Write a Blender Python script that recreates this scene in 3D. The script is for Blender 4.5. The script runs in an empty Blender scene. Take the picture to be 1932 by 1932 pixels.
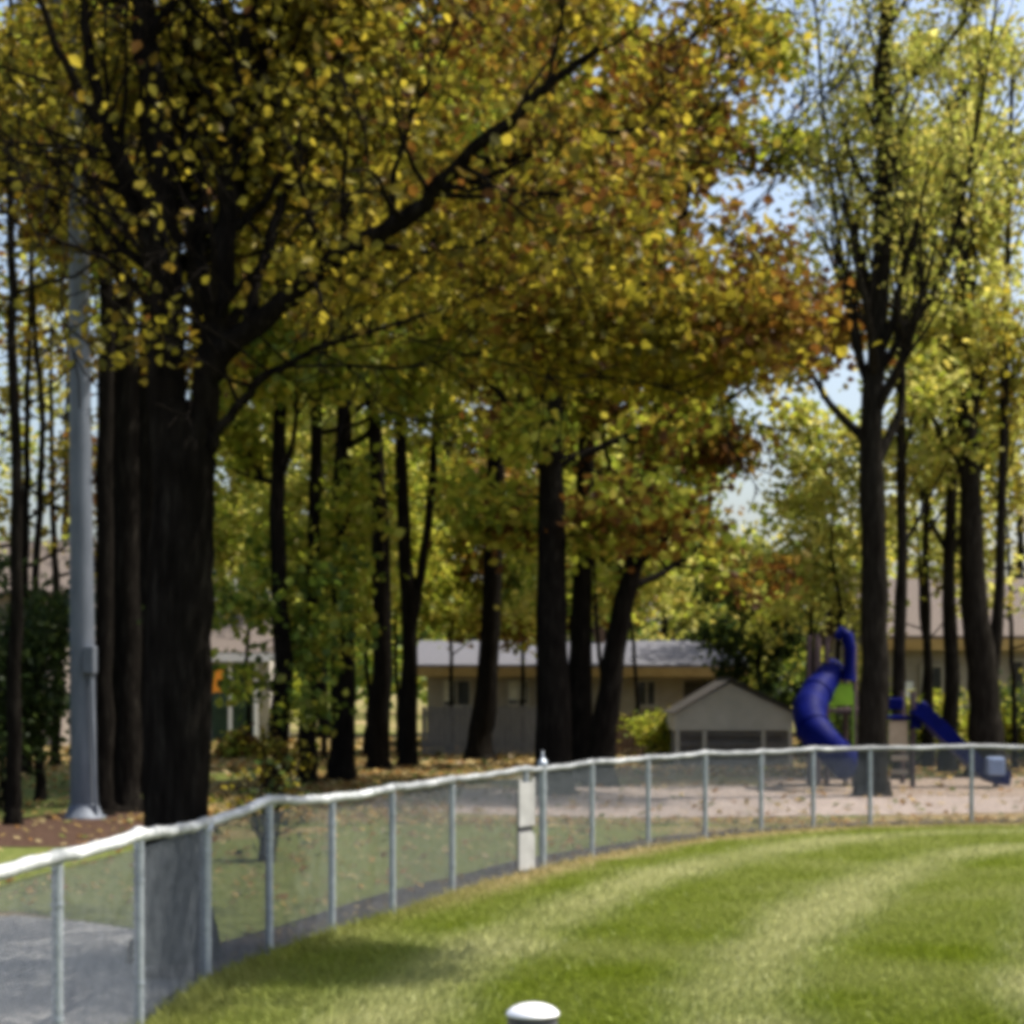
import bpy, bmesh, math, random
import numpy as np
from mathutils import Vector, Matrix

C = bpy.context.scene.collection
R = math.radians
RNG = np.random.default_rng(11)

# ------------------------------------------------------------------ camera, sky, sun, exposure
FP, HZ, EYE = 3700.0, 1286.0, 2.2            # focal length and horizon of the photograph on a 1932 px frame
cam = bpy.data.cameras.new('camera')
cam.sensor_width = 36.0
cam.lens = FP / 1932.0 * 36.0
cam.shift_y = (HZ - 966.0) / 1932.0
cam.clip_end = 2000.0
camo = bpy.data.objects.new('camera', cam)
C.objects.link(camo)
camo.location = (0, 0, EYE)
camo.rotation_euler = (R(90), 0, 0)
bpy.context.scene.camera = camo

SUN_EL, SUN_AZ = 60.0, 78.0                  # azimuth clockwise from +Y (the view direction)
sv = Vector((math.sin(R(SUN_AZ)) * math.cos(R(SUN_EL)), math.cos(R(SUN_AZ)) * math.cos(R(SUN_EL)), math.sin(R(SUN_EL))))
w = bpy.data.worlds.new('World')
bpy.context.scene.world = w
w.use_nodes = True
nt = w.node_tree
bg = nt.nodes['Background']
sky = nt.nodes.new('ShaderNodeTexSky')
sky.sky_type = 'NISHITA'
sky.sun_disc = False
sky.sun_elevation = R(SUN_EL)
sky.sun_rotation = R(SUN_AZ)
sky.air_density = 1.0
sky.dust_density = 4.2
nt.links.new(sky.outputs[0], bg.inputs[0])
bg.inputs[1].default_value = 0.15
sl = bpy.data.lights.new('sun', 'SUN')
sl.energy = 4.8
sl.angle = R(0.5)
sl.color = (1.0, 0.95, 0.86)
so = bpy.data.objects.new('sun', sl)
C.objects.link(so)
so.rotation_euler = sv.to_track_quat('Z', 'Y').to_euler()
vs = bpy.context.scene.view_settings
vs.view_transform = 'Standard'
vs.look = 'None'
vs.gamma = 1.0
vs.exposure = 0.72
bpy.context.scene.cycles.filter_width = 5.6
bpy.context.scene.cycles.max_bounces = 8

# ------------------------------------------------------------------ helpers
def at(x, y, d):
    """world point at distance d along the view for a spot measured on the photograph"""
    return Vector(((x - 966.0) / FP * d, d, EYE + (HZ - y) / FP * d))
def gx(x, d):
    return (x - 966.0) / FP * d

def tag(o, label=None, cat=None, group=None, kind=None):
    if label: o['label'] = label
    if cat: o['category'] = cat
    if group: o['group'] = group
    if kind: o['kind'] = kind
    return o

def empty(name, loc, label, cat, group=None):
    o = bpy.data.objects.new(name, None)
    C.objects.link(o)
    o.location = loc
    o.empty_display_size = 0.3
    return tag(o, label, cat, group)

def link(name, me, mat, parent=None):
    o = bpy.data.objects.new(name, me)
    if mat: me.materials.append(mat)
    C.objects.link(o)
    if parent is not None:
        o.parent = parent
        root = parent
        off = Vector((0, 0, 0))
        while root is not None:
            off += root.location
            root = root.parent
        o.location = -off + Vector((0, 0, 0))
    return o

class MB:
    """collects shapes in world coordinates into one mesh"""
    def __init__(s):
        s.v, s.f, s.sm = [], [], []
    def add(s, vs, fs, smooth=False):
        n = len(s.v)
        s.v += [tuple(q) for q in vs]
        s.f += [tuple(i + n for i in q) for q in fs]
        s.sm += [smooth] * len(fs)
    def box(s, lo, hi, mat=None):
        x0, y0, z0 = lo; x1, y1, z1 = hi
        vs = [(x0,y0,z0),(x1,y0,z0),(x1,y1,z0),(x0,y1,z0),(x0,y0,z1),(x1,y0,z1),(x1,y1,z1),(x0,y1,z1)]
        if mat: vs = [mat @ Vector(q) for q in vs]
        s.add(vs, [(0,3,2,1),(4,5,6,7),(0,1,5,4),(1,2,6,5),(2,3,7,6),(3,0,4,7)])
    def tube(s, pts, rad, k=10, cap=True, flat=1.0):
        pts = [Vector(p) for p in pts]
        n = len(pts)
        if not hasattr(rad, '__len__'): rad = [rad] * n
        up = None
        rings = []
        for i in range(n):
            t = (pts[min(i+1, n-1)] - pts[max(i-1, 0)]).normalized()
            if up is None:
                up = t.orthogonal().normalized()
                if abs(t.z) < 0.95: up = (Vector((0,0,1)) - t * t.z).normalized()
            up = (up - t * up.dot(t)).normalized()
            b = t.cross(up)
            rings.append([pts[i] + (up * math.sin(a) * flat + b * math.cos(a)) * rad[i] for a in [2*math.pi*j/k for j in range(k)]])
        vs = [q for r in rings for q in r]
        fs = []
        for i in range(n - 1):
            for j in range(k):
                a = i*k + j; b2 = i*k + (j+1) % k
                fs.append((a, b2, b2 + k, a + k))
        s.add(vs, fs, True)
        if cap:
            s.add(rings[0], [tuple(range(k))[::-1]]); s.add(rings[-1], [tuple(range(k))])
    def lathe(s, c, prof, k=20):
        vs = []; fs = []
        for r, z in prof:
            vs += [(c[0] + r*math.cos(2*math.pi*j/k), c[1] + r*math.sin(2*math.pi*j/k), c[2] + z) for j in range(k)]
        for i in range(len(prof) - 1):
            for j in range(k):
                a = i*k + j; b = i*k + (j+1) % k
                fs.append((a, b, b + k, a + k))
        fs.append(tuple((len(prof)-1)*k + j for j in range(k)))
        s.add(vs, fs, True)
    def build(s, name, mat, parent=None, bevel=0):
        me = bpy.data.meshes.new(name)
        me.from_pydata(s.v, [], s.f)
        me.polygons.foreach_set('use_smooth', s.sm)
        me.update()
        o = link(name, me, mat, parent)
        if bevel:
            m = o.modifiers.new('bevel', 'BEVEL'); m.width = bevel; m.segments = 2; m.limit_method = 'ANGLE'
        return o

def fast_mesh(name, V, F, mat, parent=None, col=None, smooth=False):
    """V (n,3), F (m,k) arrays, per-face colour"""
    me = bpy.data.meshes.new(name)
    m, k = F.shape
    me.vertices.add(len(V)); me.vertices.foreach_set('co', V.astype(np.float32).ravel())
    me.loops.add(m * k); me.loops.foreach_set('vertex_index', F.astype(np.int32).ravel())
    me.polygons.add(m); me.polygons.foreach_set('loop_start', np.arange(0, m*k, k, dtype=np.int32))
    me.polygons.foreach_set('loop_total', np.full(m, k, dtype=np.int32))
    if smooth: me.polygons.foreach_set('use_smooth', np.ones(m, dtype=bool))
    me.update(calc_edges=True)
    if col is not None:
        a = me.attributes.new('tint', 'FLOAT_COLOR', 'FACE')
        c4 = np.ones((m, 4), np.float32); c4[:, :3] = col
        a.data.foreach_set('color', c4.ravel())
    return link(name, me, mat, parent)

# ------------------------------------------------------------------ materials
def new_mat(name):
    m = bpy.data.materials.new(name); m.use_nodes = True
    return m, m.node_tree, m.node_tree.nodes['Principled BSDF']

def noise_mat(name, stops, scale=6.0, detail=8.0, rough=0.8, bump=0.0, bscale=None, metal=0.0, stretch=(1,1,1), spec=0.3):
    m, t, p = new_mat(name)
    N, L = t.nodes, t.links
    tc = N.new('ShaderNodeTexCoord'); mp = N.new('ShaderNodeMapping'); mp.inputs['Scale'].default_value = stretch
    L.new(tc.outputs['Object'], mp.inputs[0])
    no = N.new('ShaderNodeTexNoise'); no.inputs['Scale'].default_value = scale; no.inputs['Detail'].default_value = detail; no.inputs['Roughness'].default_value = 0.65
    L.new(mp.outputs[0], no.inputs['Vector'])
    cr = N.new('ShaderNodeValToRGB')
    while len(cr.color_ramp.elements) < len(stops): cr.color_ramp.elements.new(0.5)
    for e, (pos, c) in zip(cr.color_ramp.elements, stops):
        e.position = pos; e.color = (*c, 1)
    L.new(no.outputs[0], cr.inputs[0]); L.new(cr.outputs[0], p.inputs['Base Color'])
    p.inputs['Roughness'].default_value = rough; p.inputs['Metallic'].default_value = metal
    p.inputs['Specular IOR Level'].default_value = spec
    if bump:
        n2 = N.new('ShaderNodeTexNoise'); n2.inputs['Scale'].default_value = bscale or scale*3; n2.inputs['Detail'].default_value = 6
        L.new(mp.outputs[0], n2.inputs['Vector'])
        b = N.new('ShaderNodeBump'); b.inputs['Strength'].default_value = bump; b.inputs['Distance'].default_value = 0.03
        L.new(n2.outputs[0], b.inputs['Height']); L.new(b.outputs[0], p.inputs['Normal'])
    return m

def leaf_mat(name, trans=0.5):
    m = bpy.data.materials.new(name); m.use_nodes = True
    t = m.node_tree; N, L = t.nodes, t.links
    N.clear()
    a = N.new('ShaderNodeAttribute'); a.attribute_name = 'tint'
    d = N.new('ShaderNodeBsdfDiffuse'); tr = N.new('ShaderNodeBsdfTranslucent'); g = N.new('ShaderNodeBsdfGlossy')
    g.inputs['Roughness'].default_value = 0.45; g.inputs['Color'].default_value = (0.6, 0.6, 0.6, 1)
    mx = N.new('ShaderNodeMixShader'); mx.inputs[0].default_value = trans
    m2 = N.new('ShaderNodeMixShader'); m2.inputs[0].default_value = 0.015
    o = N.new('ShaderNodeOutputMaterial')
    L.new(a.outputs['Color'], d.inputs[0]); L.new(a.outputs['Color'], tr.inputs[0])
    L.new(d.outputs[0], mx.inputs[1]); L.new(tr.outputs[0], mx.inputs[2])
    L.new(mx.outputs[0], m2.inputs[1]); L.new(g.outputs[0], m2.inputs[2])
    L.new(m2.outputs[0], o.inputs[0])
    return m

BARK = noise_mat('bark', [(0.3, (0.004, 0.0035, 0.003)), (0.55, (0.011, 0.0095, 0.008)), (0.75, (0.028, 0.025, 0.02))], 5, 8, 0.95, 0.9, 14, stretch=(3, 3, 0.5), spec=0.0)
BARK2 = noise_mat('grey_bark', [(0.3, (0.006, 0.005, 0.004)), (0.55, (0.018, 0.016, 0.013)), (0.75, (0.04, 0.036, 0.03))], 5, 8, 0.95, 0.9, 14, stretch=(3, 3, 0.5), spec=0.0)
LEAF = leaf_mat('leaf', 0.56)
GALV = noise_mat('galvanised_steel', [(0.35, (0.30, 0.335, 0.38)), (0.65, (0.44, 0.48, 0.53))], 12, 5, 0.45, metal=0.55, spec=0.5)
WIRE = noise_mat('galvanised_wire', [(0.35, (0.10, 0.115, 0.13)), (0.65, (0.17, 0.19, 0.21))], 12, 5, 0.5, metal=0.35, spec=0.5)
CAP = noise_mat('white_plastic_capping', [(0.36, (0.20, 0.215, 0.22)), (0.52, (0.42, 0.44, 0.44)), (0.66, (0.74, 0.76, 0.76))], 2.2, 7, 0.4, spec=0.5)
CAPG = noise_mat('weathered_grey_capping', [(0.36, (0.15, 0.16, 0.165)), (0.54, (0.27, 0.285, 0.29)), (0.68, (0.50, 0.51, 0.51))], 2.2, 7, 0.5, spec=0.3)
BOARD = noise_mat('weathered_white_board', [(0.3, (0.24, 0.24, 0.235)), (0.7, (0.40, 0.40, 0.39))], 3, 6, 0.7, spec=0.2)
STEEL = noise_mat('weathered_pole_steel', [(0.3, (0.075, 0.088, 0.11)), (0.7, (0.13, 0.147, 0.175))], 3, 6, 0.6, metal=0.25, spec=0.4, stretch=(2, 2, 0.4))
ROOFG = noise_mat('grey_shingle', [(0.3, (0.08, 0.08, 0.09)), (0.7, (0.14, 0.14, 0.155))], 9, 8, 0.9, 0.4, stretch=(1, 4, 4), spec=0.15)
ROOFP = noise_mat('pinkish_shingle', [(0.3, (0.09, 0.072, 0.06)), (0.7, (0.15, 0.125, 0.108))], 9, 8, 0.9, 0.4, stretch=(1, 4, 4), spec=0.15)
BEIGE = noise_mat('beige_siding', [(0.3, (0.25, 0.21, 0.165)), (0.7, (0.34, 0.30, 0.24))], 2, 6, 0.85, spec=0.2)
PINKW = noise_mat('pale_pink_siding', [(0.3, (0.20, 0.17, 0.15)), (0.7, (0.28, 0.245, 0.22))], 2, 6, 0.85, spec=0.2)
FRAME = noise_mat('beige_window_frame', [(0.3, (0.30, 0.27, 0.22)), (0.7, (0.38, 0.34, 0.28))], 3, 5, 0.7, spec=0.2)
TRIM = noise_mat('tan_trim', [(0.3, (0.34, 0.22, 0.08)), (0.7, (0.46, 0.32, 0.13))], 3, 5, 0.7, spec=0.2)
WHITE = noise_mat('white_paint', [(0.3, (0.70, 0.70, 0.68)), (0.7, (0.84, 0.84, 0.82))], 4, 5, 0.6, spec=0.3)
GREYS = noise_mat('pale_warm_grey_siding', [(0.3, (0.40, 0.37, 0.32)), (0.7, (0.52, 0.48, 0.42))], 2, 6, 0.8, spec=0.2)
DARKW = noise_mat('dark_wood', [(0.3, (0.025, 0.022, 0.02)), (0.7, (0.065, 0.058, 0.05))], 5, 6, 0.85, spec=0.15, stretch=(1, 1, 5))
GREYW = noise_mat('weathered_grey_wood', [(0.3, (0.12, 0.11, 0.105)), (0.7, (0.24, 0.22, 0.21))], 4, 7, 0.9, 0.3, stretch=(8, 8, 0.7), spec=0.15)
BROWNW = noise_mat('reddish_brown_wood', [(0.3, (0.09, 0.055, 0.035)), (0.7, (0.19, 0.12, 0.08))], 4, 7, 0.9, 0.3, stretch=(8, 8, 0.7), spec=0.15)
GLASS = noise_mat('dark_window_glass', [(0.3, (0.012, 0.014, 0.016)), (0.7, (0.03, 0.034, 0.04))], 2, 3, 0.08, spec=0.6)
CURTAIN = noise_mat('pale_curtain', [(0.3, (0.5, 0.47, 0.38)), (0.7, (0.62, 0.58, 0.48))], 6, 3, 0.9)
BLUE = noise_mat('blue_plastic', [(0.3, (0.0, 0.002, 0.055)), (0.7, (0.0, 0.003, 0.09))], 3, 4, 0.6, spec=0.06)
GLARE_BLUE = noise_mat('glare_blue_plastic', [(0.3, (0.20, 0.27, 0.42)), (0.7, (0.26, 0.33, 0.50))], 3, 4, 0.4, spec=0.4)  # pale tone paints the bright reflection on the slide exit
LIME = noise_mat('lime_plastic', [(0.3, (0.16, 0.34, 0.01)), (0.7, (0.24, 0.46, 0.02))], 3, 4, 0.4, spec=0.4)
TANP = noise_mat('tan_plastic', [(0.3, (0.34, 0.27, 0.18)), (0.7, (0.46, 0.38, 0.27))], 3, 4, 0.6)
BROWNM = noise_mat('brown_painted_steel', [(0.3, (0.05, 0.03, 0.035)), (0.7, (0.09, 0.06, 0.06))], 3, 4, 0.5)
DGREEN = noise_mat('dark_green_paint', [(0.3, (0.02, 0.045, 0.03)), (0.7, (0.04, 0.08, 0.05))], 3, 4, 0.6)
ORANGE = noise_mat('orange_cloth', [(0.3, (0.75, 0.26, 0.02)), (0.7, (0.88, 0.34, 0.03))], 3, 4, 0.7)
DGREY = noise_mat('dark_grey_coating', [(0.3, (0.05, 0.05, 0.06)), (0.7, (0.09, 0.09, 0.10))], 8, 4, 0.5)
MOUNT = noise_mat('bright_aluminium', [(0.3, (0.78, 0.78, 0.78)), (0.7, (0.90, 0.90, 0.90))], 8, 3, 0.4, metal=0.3, spec=0.6)

# ------------------------------------------------------------------ fence line (ground plan)
FENCE = [(-3.1, 5.4), (-2.85, 8.4), (-2.55, 11.0), (-2.35, 12.35), (-2.25, 14.4), (-1.95, 15.75), (-1.58, 17.2), (-1.13, 18.5), (-.62, 20.3),
         (.16, 22.55), (.36, 23.0), (1.0, 24.5), (1.8, 25.95), (2.7, 27.4), (3.62, 28.5), (4.5, 29.3), (5.45, 29.85), (7.1, 30.3), (8.9, 30.6), (10.9, 30.8), (12.9, 30.9)]
FA = np.array(FENCE)
def fit_circle(P):
    A = np.c_[2*P[:, 0], 2*P[:, 1], np.ones(len(P))]
    s = np.linalg.lstsq(A, (P**2).sum(1), rcond=None)[0]
    return s[0], s[1], math.sqrt(s[2] + s[0]**2 + s[1]**2)
CX, CY, CR = fit_circle(FA[2:18])
def fence_dist(P):
    """distance from the fence polyline, positive on the lawn side"""
    best = np.full(len(P), 1e9); sign = np.ones(len(P))
    for a, b in zip(FA[:-1], FA[1:]):
        ab = b - a; t = np.clip(((P - a) @ ab) / (ab @ ab), 0, 1)
        q = a + t[:, None] * ab; d = np.hypot(*(P - q).T)
        cr = ab[0]*(P[:, 1]-a[1]) - ab[1]*(P[:, 0]-a[0])
        m = d < best
        best[m] = d[m]; sign[m] = np.where(cr[m] < 0, 1, -1)
    return best * sign

# ------------------------------------------------------------------ ground sheets
def ground_mat():
    m, t, p = new_mat('leaf_littered_ground')
    N, L = t.nodes, t.links
    tc = N.new('ShaderNodeTexCoord')
    def noise(sc, det=6, ro=0.6):
        n = N.new('ShaderNodeTexNoise'); n.inputs['Scale'].default_value = sc; n.inputs['Detail'].default_value = det; n.inputs['Roughness'].default_value = ro
        L.new(tc.outputs['Object'], n.inputs['Vector']); return n.outputs[0]
    def ramp(src, st):
        c = N.new('ShaderNodeValToRGB')
        while len(c.color_ramp.elements) < len(st): c.color_ramp.elements.new(.5)
        for e, (q, col) in zip(c.color_ramp.elements, st): e.position = q; e.color = (*col, 1)
        L.new(src, c.inputs[0]); return c.outputs[0]
    litter = ramp(noise(7, 10, .75), [(.3, (.10, .07, .035)), (.5, (.24, .18, .09)), (.7, (.36, .27, .15))])
    grass = ramp(noise(9, 10, .75), [(.3, (.05, .065, .012)), (.5, (.11, .13, .03)), (.75, (.19, .19, .06))])
    mask = ramp(noise(.22, 5, .65), [(.44, (0, 0, 0)), (.56, (1, 1, 1))])
    mx = N.new('ShaderNodeMix'); mx.data_type = 'RGBA'
    L.new(mask, mx.inputs[0]); L.new(litter, mx.inputs[6]); L.new(grass, mx.inputs[7])
    L.new(mx.outputs[2], p.inputs['Base Color'])
    p.inputs['Roughness'].default_value = 1; p.inputs['Specular IOR Level'].default_value = .05
    b = N.new('ShaderNodeBump'); b.inputs['Strength'].default_value = .8; b.inputs['Distance'].default_value = .05
    L.new(noise(14, 8, .7), b.inputs['Height']); L.new(b.outputs[0], p.inputs['Normal'])
    return m

g = MB(); g.add([(-400, -100, 0), (400, -100, 0), (400, 900, 0), (-400, 900, 0)], [(0, 1, 2, 3)])
tag(g.build('ground', ground_mat()), kind='structure')

def lawn_mat():
    m, t, p = new_mat('striped_lawn')
    N, L = t.nodes, t.links
    tc = N.new('ShaderNodeTexCoord')
    def noise(sc, det=6, ro=0.6):
        n = N.new('ShaderNodeTexNoise'); n.inputs['Scale'].default_value = sc; n.inputs['Detail'].default_value = det; n.inputs['Roughness'].default_value = ro
        L.new(tc.outputs['Object'], n.inputs['Vector']); return n.outputs[0]
    at_ = N.new('ShaderNodeAttribute'); at_.attribute_name = 'tint'
    mx = N.new('ShaderNodeMix'); mx.data_type = 'RGBA'; mx.blend_type = 'MULTIPLY'; mx.inputs[0].default_value = 1
    c = N.new('ShaderNodeValToRGB'); c.color_ramp.elements[0].position = .3; c.color_ramp.elements[0].color = (.36, .38, .36, 1)
    c.color_ramp.elements[1].position = .7; c.color_ramp.elements[1].color = (.72, .70, .69, 1)
    L.new(noise(10, 10, .75), c.inputs[0])
    L.new(at_.outputs['Color'], mx.inputs[6]); L.new(c.outputs[0], mx.inputs[7])
    L.new(mx.outputs[2], p.inputs['Base Color'])
    p.inputs['Roughness'].default_value = 1; p.inputs['Specular IOR Level'].default_value = .05
    b = N.new('ShaderNodeBump'); b.inputs['Strength'].default_value = .8; b.inputs['Distance'].default_value = .04
    L.new(noise(30, 6, .7), b.inputs['Height']); L.new(b.outputs[0], p.inputs['Normal'])
    return m

def smooth_noise(P, s, seed=0):
    r = np.random.default_rng(seed)
    out = np.zeros(len(P))
    for k in range(7):
        f = s * (1 + .55*k); a = r.uniform(0, 6.28)
        v = r.normal(size=P.shape[1]); v /= np.linalg.norm(v)
        u = r.normal(size=P.shape[1]); u /= np.linalg.norm(u)
        out += np.sin(P @ v * f + a + 1.7*np.sin(P @ u * f * .6 + a*2)) / (1 + .4*k)
    return out / 2.2

LIGHT_G, DARK_G, TAN_G = np.array((.34, .35, .135)), np.array((.145, .19, .014)), np.array((.46, .36, .19))
def lawn_colour(P):
    """mown turf: alternating swathes that run along the fence, straw coloured at its foot"""
    fd = fence_dist(P)
    wob = .09 * smooth_noise(P, .9, 3)
    ph = (fd + wob - 1.55) / 2.3
    st = np.exp(-(np.abs(ph - np.round(ph)) * 2.3 / .42)**3)  # mowing stripes: how the leaning blades reflect is put into the colour
    st *= np.clip((fd - .6) / .5, 0, 1)
    st = st * (.95 + .22 * smooth_noise(P, .5, 5))
    far = np.clip((fd - 6) / 5, 0, 1)
    base = .27 + .22 * smooth_noise(P, 1.1, 8) + .30 * far * (.7 + .6*smooth_noise(P, .6, 9))
    k = np.clip(base + .82*st - .05, 0, 1.1)[:, None]
    col = DARK_G + (LIGHT_G - DARK_G) * k
    e = np.clip(1 - np.abs(fd - .12) / (.42 + .2*smooth_noise(P, 1.6, 4)), 0, 1)[:, None] * .85
    e *= np.clip((P[:, 1] - 17) / 5, .15, 1)[:, None]
    return col * (1 - e) + TAN_G * e

# lawn sheet as a fine grid, cells on the lawn side of the fence
xs = np.arange(-4.0, 16.01, .2); ys = np.arange(-6, 32.01, .2)
GXm, GYm = np.meshgrid(xs, ys, indexing='ij')
cells = np.stack([(GXm[:-1, :-1] + .1).ravel(), (GYm[:-1, :-1] + .1).ravel()], 1)
keep = fence_dist(cells) > -.08
idx = np.arange(len(xs)*len(ys)).reshape(len(xs), len(ys))
F = np.stack([idx[:-1, :-1].ravel(), idx[1:, :-1].ravel(), idx[1:, 1:].ravel(), idx[:-1, 1:].ravel()], 1)[keep]
V = np.stack([GXm.ravel(), GYm.ravel(), np.full(GXm.size, .004)], 1)
used, inv = np.unique(F, return_inverse=True)
lawn = fast_mesh('lawn', V[used], inv.reshape(F.shape), lawn_mat(), col=lawn_colour(cells[keep]))
tag(lawn, kind='structure')

def sheet(name, pts, z, mat):
    b = MB(); b.add([(x, y, z) for x, y in pts], [tuple(range(len(pts)))])
    return tag(b.build(name, mat), kind='structure')
GRAVEL = noise_mat('grey_gravel', [(.3, (.17, .17, .17)), (.5, (.29, .29, .285)), (.7, (.42, .41, .40))], 26, 8, 1, .7, 40, spec=.1)
DIRT = noise_mat('pale_dirt', [(.3, (.17, .135, .115)), (.5, (.28, .23, .20)), (.7, (.40, .34, .30))], 3, 8, 1, .5, 20, spec=.05)
MULCH = noise_mat('dark_mulch', [(.3, (.02, .012, .008)), (.5, (.055, .032, .022)), (.7, (.11, .07, .05))], 14, 8, 1, .9, 20, spec=.05)
CHIPS = noise_mat('wood_chip_surface', [(.3, (.12, .09, .07)), (.5, (.24, .19, .15)), (.7, (.36, .29, .24))], 12, 8, 1, .8, 20, spec=.05)
SIDEG = noise_mat('sunlit_side_grass', [(.3, (.05, .065, .014)), (.5, (.10, .12, .03)), (.7, (.17, .175, .065))], 6, 10, 1, .8, 25, spec=.05)
sheet('gravel_path', [(-3.25, 5), (-2.9, 8.5), (-2.6, 11.0), (-2.40, 12.4), (-2.33, 14.0), (-2.5, 14.7), (-3.1, 17.4), (-4.6, 18.4), (-9, 18.6), (-12, 15), (-12, 5)], .004, GRAVEL)
sheet('side_grass', [(-3.35, 17.4), (-2.2, 15.2), (-1.1, 19.2), (.2, 23.2), (1.2, 26), (2.3, 28.2), (.8, 29.5), (-2, 30), (-4.0, 27), (-7, 27.2), (-9, 46), (-16, 48), (-16, 19), (-4.7, 18.7)], .008, SIDEG)
sheet('dirt_path', [(-.3, 32.4), (1.6, 31.6), (4.5, 32.0), (9, 33.0), (15, 33.2), (15, 36.5), (9, 37.5), (5, 41.5), (1.0, 41.5), (-2.4, 38), (-2.8, 34)], .008, DIRT)
sheet('playground_surface', [(5.2, 38.4), (7.5, 37.9), (10, 37.3), (16, 36.8), (16, 45), (5.6, 45)], .012, CHIPS)
SHADE_SOIL = noise_mat('shaded_soil', [(.3, (.035, .03, .026)), (.5, (.07, .06, .055)), (.7, (.14, .12, .11))], 9, 8, 1, .7, 30, spec=.02)  # dirt toned dark to paint in the shade at the fence foot
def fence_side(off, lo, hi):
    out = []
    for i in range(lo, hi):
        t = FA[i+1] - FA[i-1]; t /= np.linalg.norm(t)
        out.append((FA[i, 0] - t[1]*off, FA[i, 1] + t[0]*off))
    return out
sheet('shaded_soil_strip', fence_side(.06, 4, 19) + [(x + .07*math.sin(7*y), y) for x, y in fence_side(.62, 4, 19)][::-1], .016, SHADE_SOIL)  # dark sheet standing in for shade along the fence foot
a = np.linspace(0, 2*math.pi, 24, endpoint=False)
sheet('mulch_bed', [(-6.3 + 1.9*math.cos(t) + .12*math.sin(5*t), 29.6 + 3.9*math.sin(t) + .2*math.cos(4*t)) for t in a], .014, MULCH)

# turf: short blades over the part of the lawn that shows, one mass
def blades(n, P, hgt, wid, col, lean):
    a = RNG.uniform(0, 2*math.pi, n); h = hgt * RNG.uniform(.6, 1.3, n); wd = wid * RNG.uniform(.7, 1.3, n)
    dx, dy = np.cos(a)*wd, np.sin(a)*wd
    V = np.zeros((n, 3, 3))
    V[:, 0] = np.c_[P[:, 0]-dx, P[:, 1]-dy, np.full(n, .004)]
    V[:, 1] = np.c_[P[:, 0]+dx, P[:, 1]+dy, np.full(n, .004)]
    V[:, 2] = np.c_[P[:, 0] + lean[:, 0]*h + RNG.normal(0, .4, n)*h, P[:, 1] + lean[:, 1]*h + RNG.normal(0, .4, n)*h, h]
    return V.reshape(-1, 3), np.arange(3*n).reshape(n, 3), col
n = 330000
d = 9.5 * (33/9.5)**RNG.random(n)
P = np.c_[RNG.uniform(-.32, .75, n) * d, d]
P = P[P[:, 0] < 15.8]
P = P[(fence_dist(P) > .02)]
tuft = P + RNG.normal(0, .03, P.shape)
col = lawn_colour(P) * RNG.uniform(.72, 1.2, len(P))[:, None]
hg = np.where(fence_dist(tuft) < .25, .10, .045)
fd = fence_dist(P)
sg = np.where(np.abs(((fd-1.55)/2.3) - np.round((fd-1.55)/2.3)) < .27, 1, -1)
V, F, col = blades(len(P), tuft, hg, .008, col, np.c_[sg*.3, sg*.4])
tag(fast_mesh('turf_grass', V, F, leaf_mat('turf_blade', .35), col=col), kind='stuff')

# rough grass and fallen leaves behind the fence
n = 60000
d = 14 * (75/14)**RNG.random(n)
P = np.c_[RNG.uniform(-.30, .30, n)*d, d]
P = P[(fence_dist(P) < -.15)]
pal = np.array([(.30, .22, .10), (.40, .28, .10), (.22, .13, .05), (.45, .36, .18), (.30, .16, .05), (.14, .17, .04)])
gl = ((P[:, 0] < -2.4) & (P[:, 1] < 19)) | ((P[:, 1] < 30) & (RNG.random(len(P)) < .85)) | ((P[:, 0] > -1) & (P[:, 1] > 31) & (P[:, 1] < 45) & (RNG.random(len(P)) < .93)) | ((P[:, 0] < -6) & (P[:, 1] < 48) & (RNG.random(len(P)) < .8))
P = P[~gl]
n = len(P)
ci = RNG.integers(0, 6, n); col = pal[ci] * RNG.uniform(.6, 1.2, n)[:, None]
sz = .05 * RNG.uniform(.7, 1.4, n) * np.clip(P[:, 1]/25, .7, 2.2)
an = RNG.uniform(0, 6.28, n)
u = np.c_[np.cos(an), np.sin(an), RNG.normal(0, .35, n)] * sz[:, None]; v_ = np.c_[-np.sin(an), np.cos(an), RNG.normal(0, .35, n)] * sz[:, None] * .7
c = np.c_[P, np.full(n, .05)]
V = np.stack([c-u, c+v_, c+u, c-v_], 1).reshape(-1, 3)
tag(fast_mesh('fallen_leaves', V, np.arange(4*n).reshape(n, 4), LEAF, col=col), kind='stuff')

# ------------------------------------------------------------------ chain link fence
FH = 1.16
fence = empty('chain_link_fence', (FENCE[9][0], FENCE[9][1], 0), 'long curving galvanised chain link fence with white capping, edging the mown lawn', 'fence')
def zrail(i):
    return FH + (.04 if i < 4 else 0) + (-.03 if i == 4 else (.05 if i == 5 else 0)) + [0, .012, -.012, .008][i % 4]
for i, (x, y) in enumerate(FENCE):
    b = MB()
    r = .044 if i in (4, 10) else .033
    top = zrail(i) + (.10 if i == 10 else .02)
    b.tube([(x, y, -.1), (x, y, top)], r, 12)
    if i == 10:
        b.lathe((x, y, top), [(r*1.25, -.03), (r*1.25, .01), (r*.9, .03), (r*.35, .05), (r*.25, .10), (.003, .14)], 12)
    elif i == 4:
        b.lathe((x, y, top), [(r*1.3, -.05), (r*1.3, .0), (r*.8, .035), (.004, .05)], 12)
    o = b.build('post', GALV, fence)
    for z in (.3, .95):
        t = MB(); t.tube([(x, y, z-.008), (x, y, z+.008)], r + .006, 10); t.build('tie_band', GALV, o)
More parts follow.
